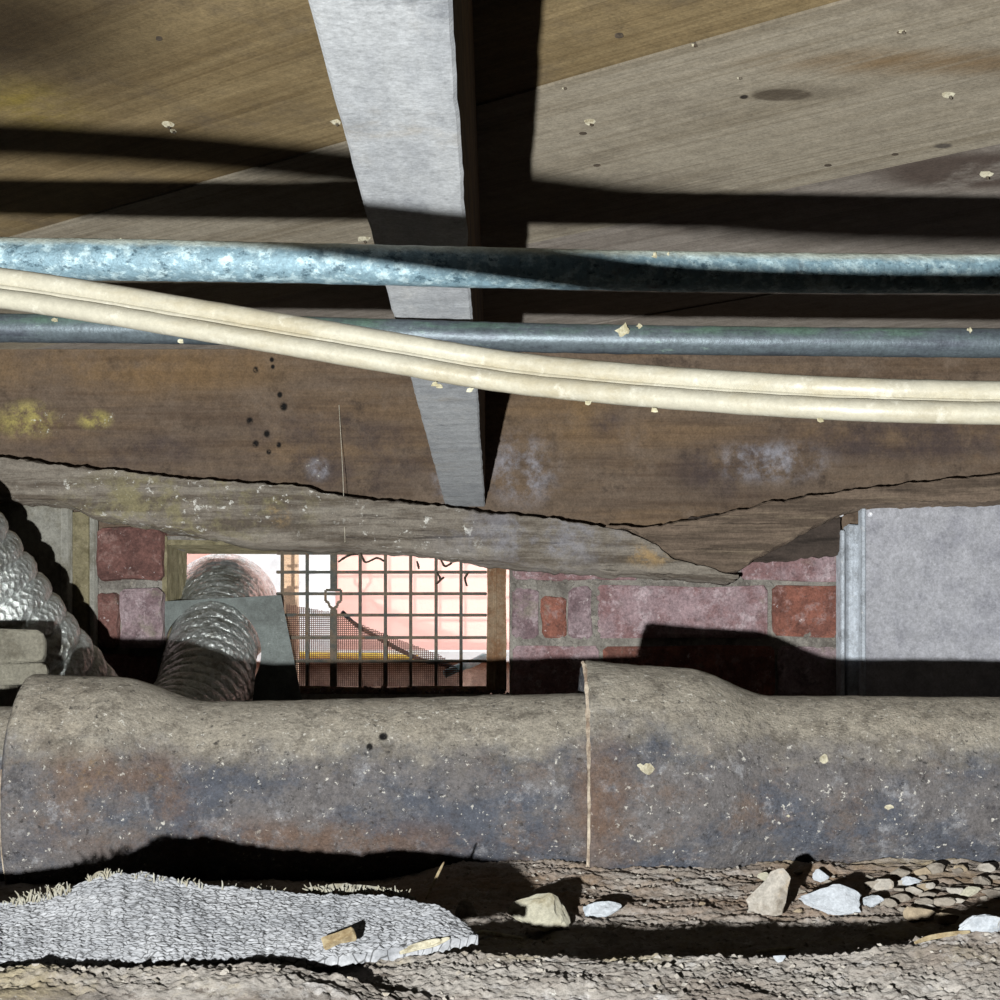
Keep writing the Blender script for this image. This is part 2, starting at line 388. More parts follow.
M_STONE = {
 'grey': make('grey_stone', (164, 158, 150), [dict(col=(124, 115, 104), sc=50, lo=.45, hi=.66), dict(col=(168, 146, 116), sc=26, lo=.56, hi=.7, amt=.7)], [(120, .6, .004)], rough=.85),
 'white': make('white_stone', (172, 176, 182), [dict(col=(140, 147, 155), sc=60, lo=.5, hi=.7), dict(col=(198, 180, 150), sc=36, lo=.62, hi=.74, amt=.6)], [(140, .6, .003)], rough=.7),
 'tan': make('tan_stone', (148, 134, 114), [dict(col=(114, 99, 80), sc=60, lo=.45, hi=.66)], [(160, .6, .003)], rough=.9),
 'dull': make('dull_stone', (140, 132, 122), [dict(col=(104, 96, 88), sc=60, lo=.45, hi=.66)], [(160, .6, .003)], rough=.9),
 'cream': make('cream_stone', (164, 160, 144), [dict(col=(138, 129, 106), sc=46, lo=.5, hi=.7)], [(130, .5, .003)], rough=.8)}
M_CONC = make('rough_concrete', (128, 124, 112), [dict(col=(96, 91, 80), sc=30, lo=.42, hi=.66), dict(col=(150, 146, 134), sc=110, lo=.55, hi=.7, amt=.7)], [(110, .7, .006)], rough=.95)
M_GRILLE = make('rusty_grille_iron', (112, 100, 86), [dict(col=(84, 86, 82), sc=50, lo=.4, hi=.62), dict(col=(128, 88, 56), sc=80, lo=.58, hi=.7, amt=.8)], [(260, .4, .001)], rough=.8)
M_FRAME = make('rusty_tan_frame', (142, 122, 100), [dict(col=(124, 92, 66), sc=30, lo=.42, hi=.62), dict(col=(168, 152, 132), sc=70, lo=.56, hi=.68, amt=.7)], [(200, .5, .0015)], rough=.85)
M_SCREEN = make('rusty_insect_screen', (128, 92, 78), [dict(col=(96, 70, 60), sc=60, lo=.4, hi=.6)], rough=.8)
M_PINK = make('pink_stucco', (246, 208, 196), [dict(col=(242, 202, 190), sc=5, lo=.4, hi=.7)], [(60, .3, .004)], rough=.95, grain=None)
M_WHITE = make('white_paint', (236, 236, 234), [dict(col=(216, 216, 214), sc=14, lo=.45, hi=.7)], rough=.7, grain=None)
M_PEACH = make('peach_paint', (232, 206, 178), [dict(col=(220, 188, 156), sc=20, lo=.45, hi=.7)], rough=.8)
M_YELLOW = make('yellow_pipe', (226, 196, 64), [dict(col=(200, 168, 60), sc=60, lo=.45, hi=.7)], rough=.5)
M_HOSE = make('dark_hose', (62, 66, 70), [dict(col=(92, 98, 96), sc=60, lo=.5, hi=.7)], rough=.6)
M_TEAL = make('teal_plastic', (120, 158, 162), [dict(col=(92, 126, 132), sc=60, lo=.45, hi=.65)], rough=.5)
M_EARTH_OUT = make('exterior_soil', (176, 150, 134), [dict(col=(146, 120, 106), sc=20, lo=.4, hi=.6)], [(60, .6, .01)], rough=.95)
M_DEBRIS = make('dark_debris', (62, 54, 46), [dict(col=(96, 84, 70), sc=90, lo=.5, hi=.7)], rough=.95)
M_CRUMB = make('brick_crumbs', (112, 88, 82), [dict(col=(190, 182, 178), sc=120, lo=.56, hi=.64), dict(col=(70, 56, 50), sc=70, lo=.5, hi=.65)], rough=.95)
M_SCREW_GLINT = make('screw_glint_white', (250, 250, 255), [dict(col=(240, 242, 250), sc=300, lo=.4, hi=.6)], rough=.3, metal=.2)  # near-white base colour stands in for the glint on the screws
M_SPLINT = make('pale_splinter', (186, 180, 160), [dict(col=(146, 136, 112), sc=160, lo=.45, hi=.65)], rough=.9)
M_NAIL = make('nail_steel', (120, 112, 100), [dict(col=(84, 70, 56), sc=200, lo=.4, hi=.6)], rough=.6, metal=.5)
M_WEB = make('cobweb_silk', (196, 190, 176), [dict(col=(176, 168, 150), sc=300, lo=.4, hi=.6)], rough=.8)
M_FLUFF = make('dust_fluff', (190, 186, 164), [dict(col=(160, 152, 124), sc=200, lo=.4, hi=.6)], rough=1.0)

# ------------------------------------------------------------------ ground
CT = [(-90, 914), (0, 904), (40, 896), (70, 887), (100, 876), (140, 874), (200, 884), (250, 889), (300, 893), (400, 899), (440, 906), (462, 922), (478, 936)]
CF = [(-90, 970), (0, 967), (100, 964), (200, 962), (330, 957), (400, 951), (440, 946), (478, 938)]
CDT = [(-90, .745), (140, .757), (300, .745), (400, .73), (478, .69)]
CDF = [(-90, .635), (200, .64), (400, .655), (478, .675)]
PA = [(-2, -.112), (.3, -.112), (.56, -.108), (.61, -.1012), (.655, -.0957), (.675, -.094), (.71, -.100), (.77, -.114), (.86, -.111), (.93, -.107), (1.02, -.102), (1.1, -.0965), (1.2, -.1), (3, -.12)]
PB = [(-2, -.112), (.3, -.112), (.54, -.103), (.575, -.0955), (.605, -.0895), (.616, -.0885), (.630, -.098), (.64, -.0985), (.70, -.092), (.75, -.088), (.80, -.098), (.85, -.104), (.95, -.109), (1.1, -.109), (1.3, -.11), (3, -.12)]
def gz(x, y, fine=True):
    wl = 1 - sstep(-.075, -.005, x)
    z = interp(PA, y) * (1 - wl) + interp(PB, y) * wl
    z += .011 * sstep(.09, .2, x) * math.exp(-((y - .69) / .07) ** 2)
    z -= .006 * sstep(.02, .12, x) * (1 - sstep(.14, .17, x)) * 0.2
    z += .004 * (1 - sstep(-.3, -.1, x)) * math.exp(-((y - .6) / .05) ** 2) * 0.2
    dn = 1 if .5 < y < 1.2 else .6
    z += .0026 * nz(x * 22, y * 22, 3.3) * dn
    if fine:
        z += .0016 * nz(x * 70, y * 70, 1.1)
        if .5 < y < 1.14 and abs(x) < .4:
            v = NZ.voronoi(Vector((x * 400, y * 400, 0.3)))[0]
            z += .0024 * max(0, .62 - v[0]) * (0.8 + 0.8 * nz(x * 40, y * 40, 8)) - .0008
            z += .0010 * nz(x * 420, y * 420, 4.4) + .0006 * nz(x * 160, y * 160, 6.4)
            if y > .8 and x > -.02:
                z += .0035 * (abs(nz(x * 40, y * 75, 2.2)) ** .7 - .4)
    return z

xs = np.concatenate([np.linspace(-2.6, -.42, 26)[:-1], np.arange(-.42, -.2, .004), np.arange(-.2, .2, .0009), np.arange(.2, .42, .003), np.linspace(.42, 2.6, 26)])
ys = np.concatenate([np.linspace(-1.6, .5, 26)[:-1], np.arange(.5, .59, .004), np.arange(.59, .72, .0009), np.arange(.72, 1.13, .0021), np.linspace(1.14, 2.62, 36)])
GV = [(x, y, gz(x, y) + H) for y in ys for x in xs]
nx = len(xs)
GF = [(j*nx+i, j*nx+i+1, (j+1)*nx+i+1, (j+1)*nx+i) for j in range(len(ys)-1) for i in range(nx-1)]
floor = obj('floor', GV, GF, M_DIRT, smooth=True); tag(floor, 'rough dry dirt floor of the crawl space', 'floor', kind='structure')

def ray_ground(px, py):
    D = .57
    while D < 1.3:
        p = P(px, py, D)
        if p.z - H <= gz(p.x, p.y, False): return p
        D += .002
    return P(px, py, 1.08)

# ------------------------------------------------------------------ wall with bricks and vent opening
OX0, OX1, OY0, OY1 = 163, 510, 543, 694
def wbox(x0, x1, y0, y1, D0=D_WALL + .012, D1=D_WALL + .15):
    a = P(x0, y1, D_WALL); b = P(x1, y0, D_WALL)
    return box_vf((a.x, D0, a.z), (b.x, D1, b.z))
parts = [wbox(-1650, OX0, 538, 900), wbox(OX1, 2650, 538, 900), wbox(OX0, OX1, OY1, 900), wbox(OX0, OX1, 535, 543)]
wall = obj('wall_back', *join(parts), M_MORTAR); tag(wall, 'old brick foundation wall with crumbling mortar', 'wall', kind='structure')
_bn = [0]
def brick(x0, x1, y0, y1, m, proud=0.0):
    _bn[0] += 1
    v, f = pxbox(x0, x1, y0, y1, D_WALL - proud, D_WALL + .05, .005, sub=2 if y1 < 700 else 1, rough=.0042, rs=48, seed=_bn[0] * 3.7)
    obj('brick', v, f, MB[m], wall)
for b in [(512, 538, 588, 638, 0), (542, 566, 596, 637, 1), (568, 592, 587, 638, 0), (597, 768, 586, 638, 3), (773, 906, 584, 637, 1), (911, 1080, 585, 638, 0),
          (513, 640, 541, 579, 3), (644, 737, 540, 578, 0), (741, 872, 541, 580, 3), (877, 1050, 541, 580, 1),
          (512, 600, 646, 698, 3), (604, 775, 646, 698, 1), (780, 952, 646, 698, 0), (957, 1120, 646, 698, 2),
          (96, 161, 527, 579, 2, .02), (-80, 92, 527, 579, 1), (96, 117, 592, 646, 2, .01), (119, 161, 588, 648, 0, .026), (-80, 92, 590, 646, 2),
          (-10, 160, 653, 704, 2)]:
    brick(*b)
for r in range(2):
    y0 = 704 + r * 57
    x = -150 + (r % 2) * 88
    k = 0
    while x < 1150:
        brick(x, x + 171, y0, y0 + 51, (k * 5 + r) % 4); x += 176; k += 1
# loose mortar squeezed out of the joints
def lumps(name, rects, n, D, smin, smax, m, parent, kind='stuff'):
    rnd = random.Random(hash(name) % 1000 + n)
    Vv, Fv = [], []
    for i in range(n):
        x0, x1, y0, y1 = rects[i % len(rects)]
        c = P(rnd.uniform(x0, x1), rnd.uniform(y0, y1), D + rnd.uniform(-.004, .006))
        s = rnd.uniform(smin, smax)
        bm = bmesh.new(); bmesh.ops.create_icosphere(bm, subdivisions=1, radius=1)
        for q in bm.verts:
            q.co = c + Vector((q.co.x * s * rnd.uniform(.8, 1.6), q.co.y * s, q.co.z * s)) * rnd.uniform(.75, 1.2)
        bm.verts.index_update()
        n0 = len(Vv); Vv += [q.co.copy() for q in bm.verts]; Fv += [tuple(q.index + n0 for q in p.verts) for p in bm.faces]
        bm.free()
    o = obj(name, Vv, Fv, m, parent)
    o['kind'] = kind
    return o
lumps('mortar_lumps', [(97, 160, 580, 590), (780, 838, 634, 648), (512, 600, 638, 646), (540, 600, 580, 588), (600, 770, 579, 585), (590, 598, 590, 636), (510, 535, 580, 590)], 120, D_WALL + .006, .002, .005, M_MORTAR, wall)

# vent surround: render and frame
def thing(name, label, cat, loc, group=None):
    o = empty(name, loc); tag(o, label, cat, group); return o
sur = thing('vent_surround', 'olive mortar render lining the left and top of the vent opening', 'vent surround', P(171, 690, D_WALL + .02))
obj('jamb', *pxbox(162, 166, 535, 694, D_WALL + .004, D_WALL + .155, .003, sub=2, rough=.003, rs=50), M_RENDER, sur)
obj('lintel', *pxbox(166, 272, 540, 544.5, D_WALL + .006, D_WALL + .155, .003, sub=2, rough=.003, rs=50), M_RENDER, sur)
obj('chipped_edge', *pxbox(164, 169, 541, 585, D_WALL + .14, D_WALL + .165, .003, sub=2, rough=.006, rs=90), M_PEACH, sur)

DG = 2.30
gr = thing('vent_grille', 'rusty iron foundation vent grille with square openings beside the foil duct', 'vent grille', P(390, 690, DG))
VX = [282, 307, 360, 385.3, 410.6, 436, 461]
for x in VX:
    obj('bar', *pxbox(x - 1.6, x + 1.6, 547, 688, DG, DG + .006, .001), M_GRILLE, gr)
for y in (553, 572, 593.6, 615, 637.5, 661):
    x0 = 276 if y < 610 else 282
    obj('bar', *pxbox(x0, 487, y - 1.5, y + 1.5, DG + .001, DG + .007, .001), M_GRILLE, gr)
obj('slide_bar', *pxbox(330, 336.5, 547, 589.5, DG - .004, DG + .008, .001), M_GRILLE, gr)
obj('slide_bar', *pxbox(330, 336.5, 609, 688, DG - .004, DG + .008, .001), M_GRILLE, gr)
key = [(326, 590), (341, 590), (341, 601), (337.5, 603), (337.5, 606), (333.2, 609), (329, 606), (329, 603), (325.5, 601), (325.5, 590)]
kp = [P(a, b, DG - .001) for a, b in key]
obj('key_slot', *join([tube([kp[i], kp[i+1]], .0018, 6) for i in range(len(kp) - 1)]), M_GRILLE, gr)
sfr = obj('side_frame', *pxbox(487, 506, 547, 692, DG - .02, DG + .02, .002, sub=2, rough=.002, rs=60), M_FRAME, gr)
obj('side_frame_ridge', *pxbox(493, 496, 545, 690, DG - .026, DG - .018, .001, sub=1, rough=.001, rs=80), M_FRAME, sfr)
obj('bottom_frame', *pxbox(282, 487, 687, 694, DG - .01, DG + .02, .002, sub=3, rough=.003, rs=60), M_FRAME, gr)
# torn insect screen hanging behind the bars
DS = 2.335
top_tab = [(286, 604), (330, 612), (350, 620), (400, 640), (440, 655), (462, 672)]
Vs = []
for i in range(86):
    x = 287 + i * 2.05
    yt = interp(top_tab, x) + 2 * nz(x * .3, 2)
    if yt < 684: Vs.append(box_vf(tuple(P(x - .4, 686, DS)), tuple(P(x + .4, yt, DS) + Vector((0, .0009, 0)))))
for i in range(42):
    y = 606 + i * 1.95
    xr = np.interp(y, [t[1] for t in top_tab], [t[0] for t in top_tab])
    if y > 672: xr = 462
    if xr > 292: Vs.append(box_vf(tuple(P(286, y + .4, DS - .001)), tuple(P(xr, y - .4, DS - .001) + Vector((0, .0009, 0)))))
scn = obj('insect_screen', *join(Vs), M_SCREEN); tag(scn, 'torn brown insect screen sagging behind the vent grille', 'screen')
# rubble on the vent ledge
db = lumps('vent_debris', [(302, 505, 689, 695), (302, 420, 687, 694), (440, 508, 689, 695)], 110, D_WALL + .03, .0015, .0045, M_CRUMB, None)
tag(db, 'crumbled brick and plaster debris along the vent ledge', 'debris', kind='stuff')
# dead leaf and web bits caught on the grille
def twig(pts, D, r, m, name, label, cat, group=None):
    pth = spline([P(a, b, D + c) for a, b, c in pts], max(8, len(pts) * 5))
    o = obj(name, *tube(pth, lambda i, a: r * (.55 + .6 * abs(nz(i * .9, a, 2))), 6), m, smooth=True)
    return tag(o, label, cat, group)
for pts in [[(338, 562, 0), (350, 555, 0), (358, 554, 0)], [(361, 553, 0), (365, 562, 0), (378, 558, 0), (384, 561, 0)], [(417, 561, 0), (419, 569, 0)],
            [(441, 560, 0), (445, 566, 0), (452, 563, 0)], [(437, 572, 0), (440, 580, 0), (436, 584, 0), (444, 577, 0)], [(469, 572, 0), (465, 578, 0), (467, 586, 0)]]:
    twig(pts, DG - .004, .0021, M_DEBRIS, 'web_debris', 'scrap of dark web debris caught on the upper vent bars', 'debris', 'web debris on the grille')

# ------------------------------------------------------------------ timbers above
def loft_bar(name, top, bot, x0, x1, D0, D1, m, amp, n=220, tilt=0.0, parent=None):
    """bar with traced top / bottom outline (px), front at D0, back at D1, rough section"""
    V, Fc = [], []
    K = 15; M_ = 5
    ring = []
    for k in range(K): ring.append((0, 1 - k / (K - 1)))
    for k in range(1, M_ + 1): ring.append((k / M_, 0))
    for k in range(1, K): ring.append((1, k / (K - 1)))
    for k in range(1, M_): ring.append((1 - k / M_, 1))
    R = len(ring)
    for i in range(n):
        px = x0 + (x1 - x0) * i / (n - 1)
        zt = P(px, interp(top, px) + 2.2 * nz(px * .05, 3) + 1.6 * nz(px * .17, 8), D0).z; zb = P(px, interp(bot, px) + 2.6 * nz(px * .04, 13) + 1.6 * nz(px * .15, 18), D0).z
        x = P(px, 0, D0).x
        for d, h in ring:
            bulge = .006 * (1 - (2 * h - 1) ** 2) if d == 0 else 0
            rnd = .006 if (d in (0, 1) and h in (0, 1)) else 0
            y = D0 + (D1 - D0) * d - bulge + (rnd if d == 0 else -rnd) + tilt * (1 - h) * (1 - d)
            z = zb + (zt - zb) * h + (rnd * .4 if h == 0 else -rnd * .4 if h == 1 else 0)
            v = Vector((x, y, z))
            nn = nz(x * 18, y * 40, z * 55) + .6 * nz(x * 50, y * 90, z * 130) + .35 * nz(x * 140, y * 200, z * 260)
            v.y -= amp * (nn + 1.1 * nz(x * 9, 2.2, z * 190)) * (1 if d < .5 else .3)
            v.z += amp * .45 * nz(x * 45 + 7, y * 40, z * 30)
            V.append(v)
    for i in range(n - 1):
        for j in range(R):
            k = (j + 1) % R
            Fc.append((i*R+j, i*R+k, (i+1)*R+k, (i+1)*R+j))
    Fc.append(tuple(range(R - 1, -1, -1))); Fc.append(tuple(range((n-1)*R, n*R)))
    return obj(name, V, Fc, m, parent, smooth=True)

s1 = loft_bar('sill_timber', [(-600, 440), (0, 455), (60, 463), (130, 470), (200, 478), (305, 484), (318, 490), (345, 494), (440, 504), (490, 511), (560, 517), (605, 525), (631, 530), (657, 544), (672, 557), (735, 575)],
              [(-600, 492), (0, 497), (64, 504), (90, 516), (154, 526), (256, 545), (320, 546), (400, 549), (480, 561), (558, 569), (651, 574), (735, 579)], -600, 738, 2.13, 2.24, M_SILL, .0045, 420)
tag(s1, 'long grey rotten sill timber with yellow mould over the vent opening', 'timber')
s2 = loft_bar('sill_timber', [(606, 524.5), (640, 527), (709, 516), (771, 500), (844, 490), (1000, 472), (1150, 462), (1700, 455)],
              [(606, 526), (631, 530), (657, 545), (672, 557), (720, 573), (745, 567), (780, 546), (839, 515), (870, 505), (1000, 501), (1700, 500)], 606, 1700, 2.15, 2.238, M_SILL_R, .0035, 300)
tag(s2, 'brown split sill timber curving up above the grey board panel', 'timber')
s3 = loft_bar('packing_timber', [(690, 516), (839, 506)], [(690, 563), (745, 563), (839, 554)], 690, 839, 2.22, 2.261, M_SILL_D, .004, 60)
tag(s3, 'dark decayed packing wood tucked between brick and the brown sill', 'timber')

a = P(-1600, 511, 2.27); 
rim = obj('rim_joist', *bevel_box((-2.55, 2.268, H + .198), (2.55, 2.31, H + Z_SUB), .002), M_RIM)
tag(rim, 'stained brown rim board with mould patches and worm holes at the back', 'beam')

def joist(x0, x1, label):
    v, f = bevel_box((x0, -1.55, H + Z_JB), (x1, 2.266, H + Z_SUB - .0005), .0015)
    bm = bmesh.new()
    bv = [bm.verts.new(q) for q in v]
    for q in f: bm.faces.new([bv[i] for i in q])
    long_e = [e for e in bm.edges if abs(e.verts[0].co.y - e.verts[1].co.y) > 1]
    bmesh.ops.subdivide_edges(bm, edges=long_e, cuts=260, use_grid_fill=True)
    for q in bm.verts:
        if q.co.z < H + Z_JB + .01:
            q.co.x += .0006 * nz(q.co.y * 22, q.co.x * 30, 1) + .0005 * nz(q.co.y * 110, q.co.x * 30, 4)
            q.co.z += .0006 * nz(q.co.y * 60, q.co.x * 40, 7)
    bm.verts.index_update(); bm.normal_update()
    v = [q.co.copy() for q in bm.verts]; f = [tuple(q.index for q in p.verts) for p in bm.faces]
    fm = [0 if p.normal.z < -.5 else 1 for p in bm.faces]
    bm.free()
    o = obj('floor_joist', v, f, None, mats=[M_JOIST_B, M_JOIST_S], fmat=fm)
    return tag(o, label, 'beam')
joist(-.0645, -.0157, 'pale grey floor joist running over the copper pipes to the sill')
joist(-.90, -.85, 'floor joist out towards the left side wall')
joist(.80, .85, 'floor joist out towards the right side wall')

# diagonal subfloor boards
deck = obj('ceiling', *box_vf((-2.6, -1.6, H + Z_SUB + .0225), (2.6, 2.5, H + Z_SUB + .06)), M_SILL_D)  # unseen solid sheet above the boards, added to block light
tag(deck, 'diagonal board subfloor overhead with an added light-blocking sheet above', 'ceiling', kind='structure')
dv = Vector((math.cos(ANG), math.sin(ANG), 0)); pv = Vector((-dv.y, dv.x, 0))
c0 = PL1[0].dot(pv); c1 = (PL2[0].dot(pv) + PL2[1].dot(pv)) / 2
PW = c1 - c0
planks = {}
def wood_for(k): return {-2: MW_BROWN, -1: MW_BROWN, 0: MW_KNOT, 1: MW_GREY}.get(k, [MW_BROWN, MW_KNOT, MW_GREY][k % 3])
for k in range(-9, 9):
    lo = c0 + k * PW + .0008; hi = c0 + (k + 1) * PW - .0008
    zo = H + Z_SUB + (.0012 if k % 2 else 0.0)
    bm = bmesh.new()
    vs = []
    for z in (zo, H + Z_SUB + .022):
        for (s, c) in ((-6, lo), (6, lo), (6, hi), (-6, hi)):
            q = dv * s + pv * c; vs.append(bm.verts.new((q.x, q.y, z)))
    for q in [(3,2,1,0),(4,5,6,7),(0,1,5,4),(1,2,6,5),(2,3,7,6),(3,0,4,7)]: bm.faces.new([vs[i] for i in q])
    for co, no in (((-2.6,0,0),(-1,0,0)), ((2.6,0,0),(1,0,0)), ((0,-1.6,0),(0,-1,0)), ((0,2.45,0),(0,1,0))):
        r = bmesh.ops.bisect_plane(bm, geom=bm.verts[:] + bm.edges[:] + bm.faces[:], plane_co=co, plane_no=no, clear_outer=True)
        ed = [e for e in r['geom_cut'] if isinstance(e, bmesh.types.BMEdge)]
        if ed: bmesh.ops.edgenet_fill(bm, edges=ed)
    if len(bm.faces) < 4: bm.free(); continue
    bmesh.ops.recalc_face_normals(bm, faces=bm.faces[:])
    planks[k] = obj_bm('plank', bm, wood_for(k), deck)
# nail points that broke through, with torn pale wood
def nail(px, py, s):
    p = sub_pt(px, py); k = int(math.floor((p.dot(pv) - c0) / PW))
    par = planks.get(k, deck)
    rnd = random.Random(int(px))
    bm = bmesh.new(); bmesh.ops.create_icosphere(bm, subdivisions=2, radius=1)
    for q in bm.verts:
        d = q.co.copy(); r = s * (.7 + .7 * abs(nz(d.x * 2.2 + px, d.y * 2.2, d.z * 2.2)))
        q.co = Vector((p.x + d.x * r * 1.5, p.y + d.y * r * 1.5, p.z + min(0.001, d.z * r * .8)))
    obj_bm('splinter', bm, M_SPLINT, par)
    v, f = tube([p + Vector((0, 0, .002)), p + Vector((.001, -.001, -s * .8)), p + Vector((.0015, -.002, -s * 1.3))], lambda i, a: [.0014, .0013, .0004][i], 8)
    obj('nail', v, f, M_NAIL, par)
for px, py, s in [(590, 121, .0036), (949, 94, .0036), (986, 174, .0042), (364, 238, .0045), (168, 124, .0036), (173, 131, .002), (336, 122, .003), (694, 45, .0014), (564, 88, .0012), (902, 31, .002), (739, 78, .001)]:
    nail(px, py, s)
def dent(px, py, s):
    p = sub_pt(px, py); k = int(math.floor((p.dot(pv) - c0) / PW))
    v, f = tube([p + Vector((0, 0, .003)), p + Vector((0, 0, -.0006))], s, 8)
    obj('nail_head', v, f, M_DEBRIS, planks.get(k, deck))
for q in [(619, 36, .0028), (597, 165, .003), (828, 165, .003), (895, 154, .0028), (901, 32, .0028), (583, 133, .003), (159, 39, .002)]: dent(*q)

# side and rear enclosure of the crawl space
for nm, a_, b_ in (('wall_left', (-2.6, -1.6, -.1), (-2.5, 2.45, H + Z_SUB + .02)), ('wall_right', (2.5, -1.6, -.1), (2.6, 2.45, H + Z_SUB + .02)), ('wall_front', (-2.6, -1.7, -.1), (2.6, -1.6, H + Z_SUB + .06))):
    o = obj(nm, *box_vf(a_, b_), M_MORTAR); tag(o, 'foundation wall closing the crawl space', 'wall', kind='structure')
bw = obj('wall_siding', *box_vf((-2.6, 2.312, H + .198), (2.6, 2.46, H + Z_SUB + .02)), M_SILL_D); tag(bw, 'house framing behind the rim board', 'wall', kind='structure')

# ------------------------------------------------------------------ panels against the wall
pr = thing('board_panel', 'pale grey board panel with metal edge trim beneath the brown sill', 'panel', P(960, 780, 2.2))
brd = obj('board', *pxbox(863, 1170, 503, 850, 2.20, 2.222, .0015), M_PANEL, pr)
obj('trim_lip', *pxbox(861, 866, 503, 850, 2.192, 2.21, .0015), M_TRIM, pr)
obj('trim_channel', *pxbox(847, 861, 524, 850, 2.214, 2.24, .002, sub=2, rough=.0012, rs=60), M_TRIM, pr)
obj('trim_flange', *pxbox(840.5, 845, 530, 850, 2.21, 2.24, .0012), M_TRIM, pr)
for a_, b_ in ((842, 514, ), (871, 514)):
    c = P(a_, b_, 2.189)
    v, f = tube([c + Vector((0, .016, 0)), c + Vector((0, .003, 0)), c + Vector((0, .0005, 0)), c], lambda i, a: [.0028, .0028, .002, .0007][i], 10)
    obj('screw', v, f, M_SCREW_GLINT, brd, smooth=True)
pl = thing('board_panel', 'dirty grey board panel behind the ribbed foil duct', 'panel', P(20, 780, 2.2))
obj('board', *pxbox(-160, 61, 492, 850, 2.205, 2.225, .0015), M_PANEL_L, pl)
obj('trim_lip', *pxbox(61, 67.5, 492, 850, 2.198, 2.225, .0015), M_PANEL_L, pl)
obj('timber_strip', *pxbox(70, 88, 512, 850, 2.228, 2.25, .002, sub=2, rough=.0015), M_RENDER, pl)
obj('trim_channel', *pxbox(89.5, 94, 514, 850, 2.222, 2.245, .001), M_PANEL_L, pl)

# ------------------------------------------------------------------ foil duct through the vent
RD = .061
dpath = spline([P(-230, 330, 1.60), P(-130, 450, 1.66), P(-50, 556, 1.72), P(38, 676, 1.79), P(100, 742, 1.90), P(165, 748, 2.02), P(200, 706, 2.14), P(210, 660, 2.23), P(221, 618, 2.36), P(223, 609, 2.52), P(226, 616, 2.8)], 900)
acc = [0.0]
for i in range(1, len(dpath)): acc.append(acc[-1] + (dpath[i] - dpath[i-1]).length)
RS = [0, acc[-1] * .45, acc[-1] * .62, acc[-1] * .70, acc[-1] * .80, acc[-1]]; RV = [.061, .061, .054, .054, .075, .075]
def drad(i, a):
    ph = acc[i] / .024 + a / (2 * math.pi)
    t = ph % 1.0
    rib = 1 - (2 * t - 1) ** 2
    q = dpath[i]
    return np.interp(acc[i], RS, RV) * (.888 + .125 * rib ** .42) + .0008 * nz(acc[i] * 90, math.cos(a) * 5, math.sin(a) * 5) + .0009 * nz(acc[i] * 230, math.cos(a) * 13, math.sin(a) * 13)
duct = obj('foil_duct', *tube(dpath, drad, 72, cap=False), M_FOIL, smooth=True)
tag(duct, 'ribbed silver foil duct looping behind the iron pipe and out the vent', 'duct')
# sheet metal flap with a round hole for the duct
quad = [P(134, 603, 2.252), P(281, 595, 2.252), P(303, 705, 2.252), P(134, 705, 2.252)]
cc = P(212, 653, 2.252)
nS = 64; V, Fc = [], []
def ray_quad(c, d):
    best = 9
    for i in range(4):
        p, q = quad[i], quad[(i+1) % 4]
        ex, ez = q.x - p.x, q.z - p.z
        den = d[0] * ez - d[1] * ex
        if abs(den) < 1e-9: continue
        t = ((p.x - c.x) * ez - (p.z - c.z) * ex) / den
        s = ((p.x - c.x) * d[1] - (p.z - c.z) * d[0]) / den
        if t > 0 and -1e-6 <= s <= 1 + 1e-6: best = min(best, t)
    return best
angs = sorted([2 * math.pi * i / nS for i in range(nS)] + [math.atan2(q.z - cc.z, q.x - cc.x) % (2 * math.pi) for q in quad])
nS = len(angs)
for a_ in angs:
    d = (math.cos(a_), math.sin(a_)); t = ray_quad(cc, d); r = min(.060, t * .93)
    for yy in (2.252, 2.2535):
        V.append((cc.x + d[0] * r, yy, cc.z + d[1] * r)); V.append((cc.x + d[0] * t, yy, cc.z + d[1] * t))
for i in range(nS):
    k = (i + 1) % nS
    Fc += [(i*4, i*4+1, k*4+1, k*4), (i*4+2, k*4+2, k*4+3, i*4+3), (i*4+1, i*4+3, k*4+3, k*4+1), (i*4, k*4, k*4+2, i*4+2)]
pt = obj('duct_flange_plate', V, Fc, M_SHEET); tag(pt, 'dull grey sheet metal plate around the foil duct in the vent', 'plate')

def turn(vf):
    c = P(47, 660, 1.46); m_ = Matrix.Rotation(.25, 3, 'Z')
    return [c + m_ @ (Vector(q) - c) for q in vf[0]], vf[1]
# concrete slabs stacked at the left behind the pipe
for (x0, x1, y0, y1, lab) in ((-120, 45, 631, 662, 'rough concrete slab under the foil duct, upper of two'), (-120, 49, 663, 684, 'rough concrete slab under the foil duct, lower of two')):
    v, f = turn(pxbox(x0, x1, y0, y1, 1.46, 1.60, .006, seg=2, sub=3, rough=.004, rs=40))
    tag(obj('concrete_slab', v, f, M_CONC, smooth=True), lab, 'slab', 'concrete slabs behind the pipe')
v, f = pxbox(-140, 20, 714, 850, 1.46, 1.62, .006, seg=2, sub=3, rough=.005, rs=40)
v2, f2 = pxbox(-140, 5, 684, 716, 1.50, 1.62, .006, seg=2, sub=3, rough=.005, rs=40)
tag(obj('concrete_block', *join([(v, f), (v2, f2)]), M_CONC, smooth=True), 'concrete block carrying the two slabs behind the iron pipe', 'block')

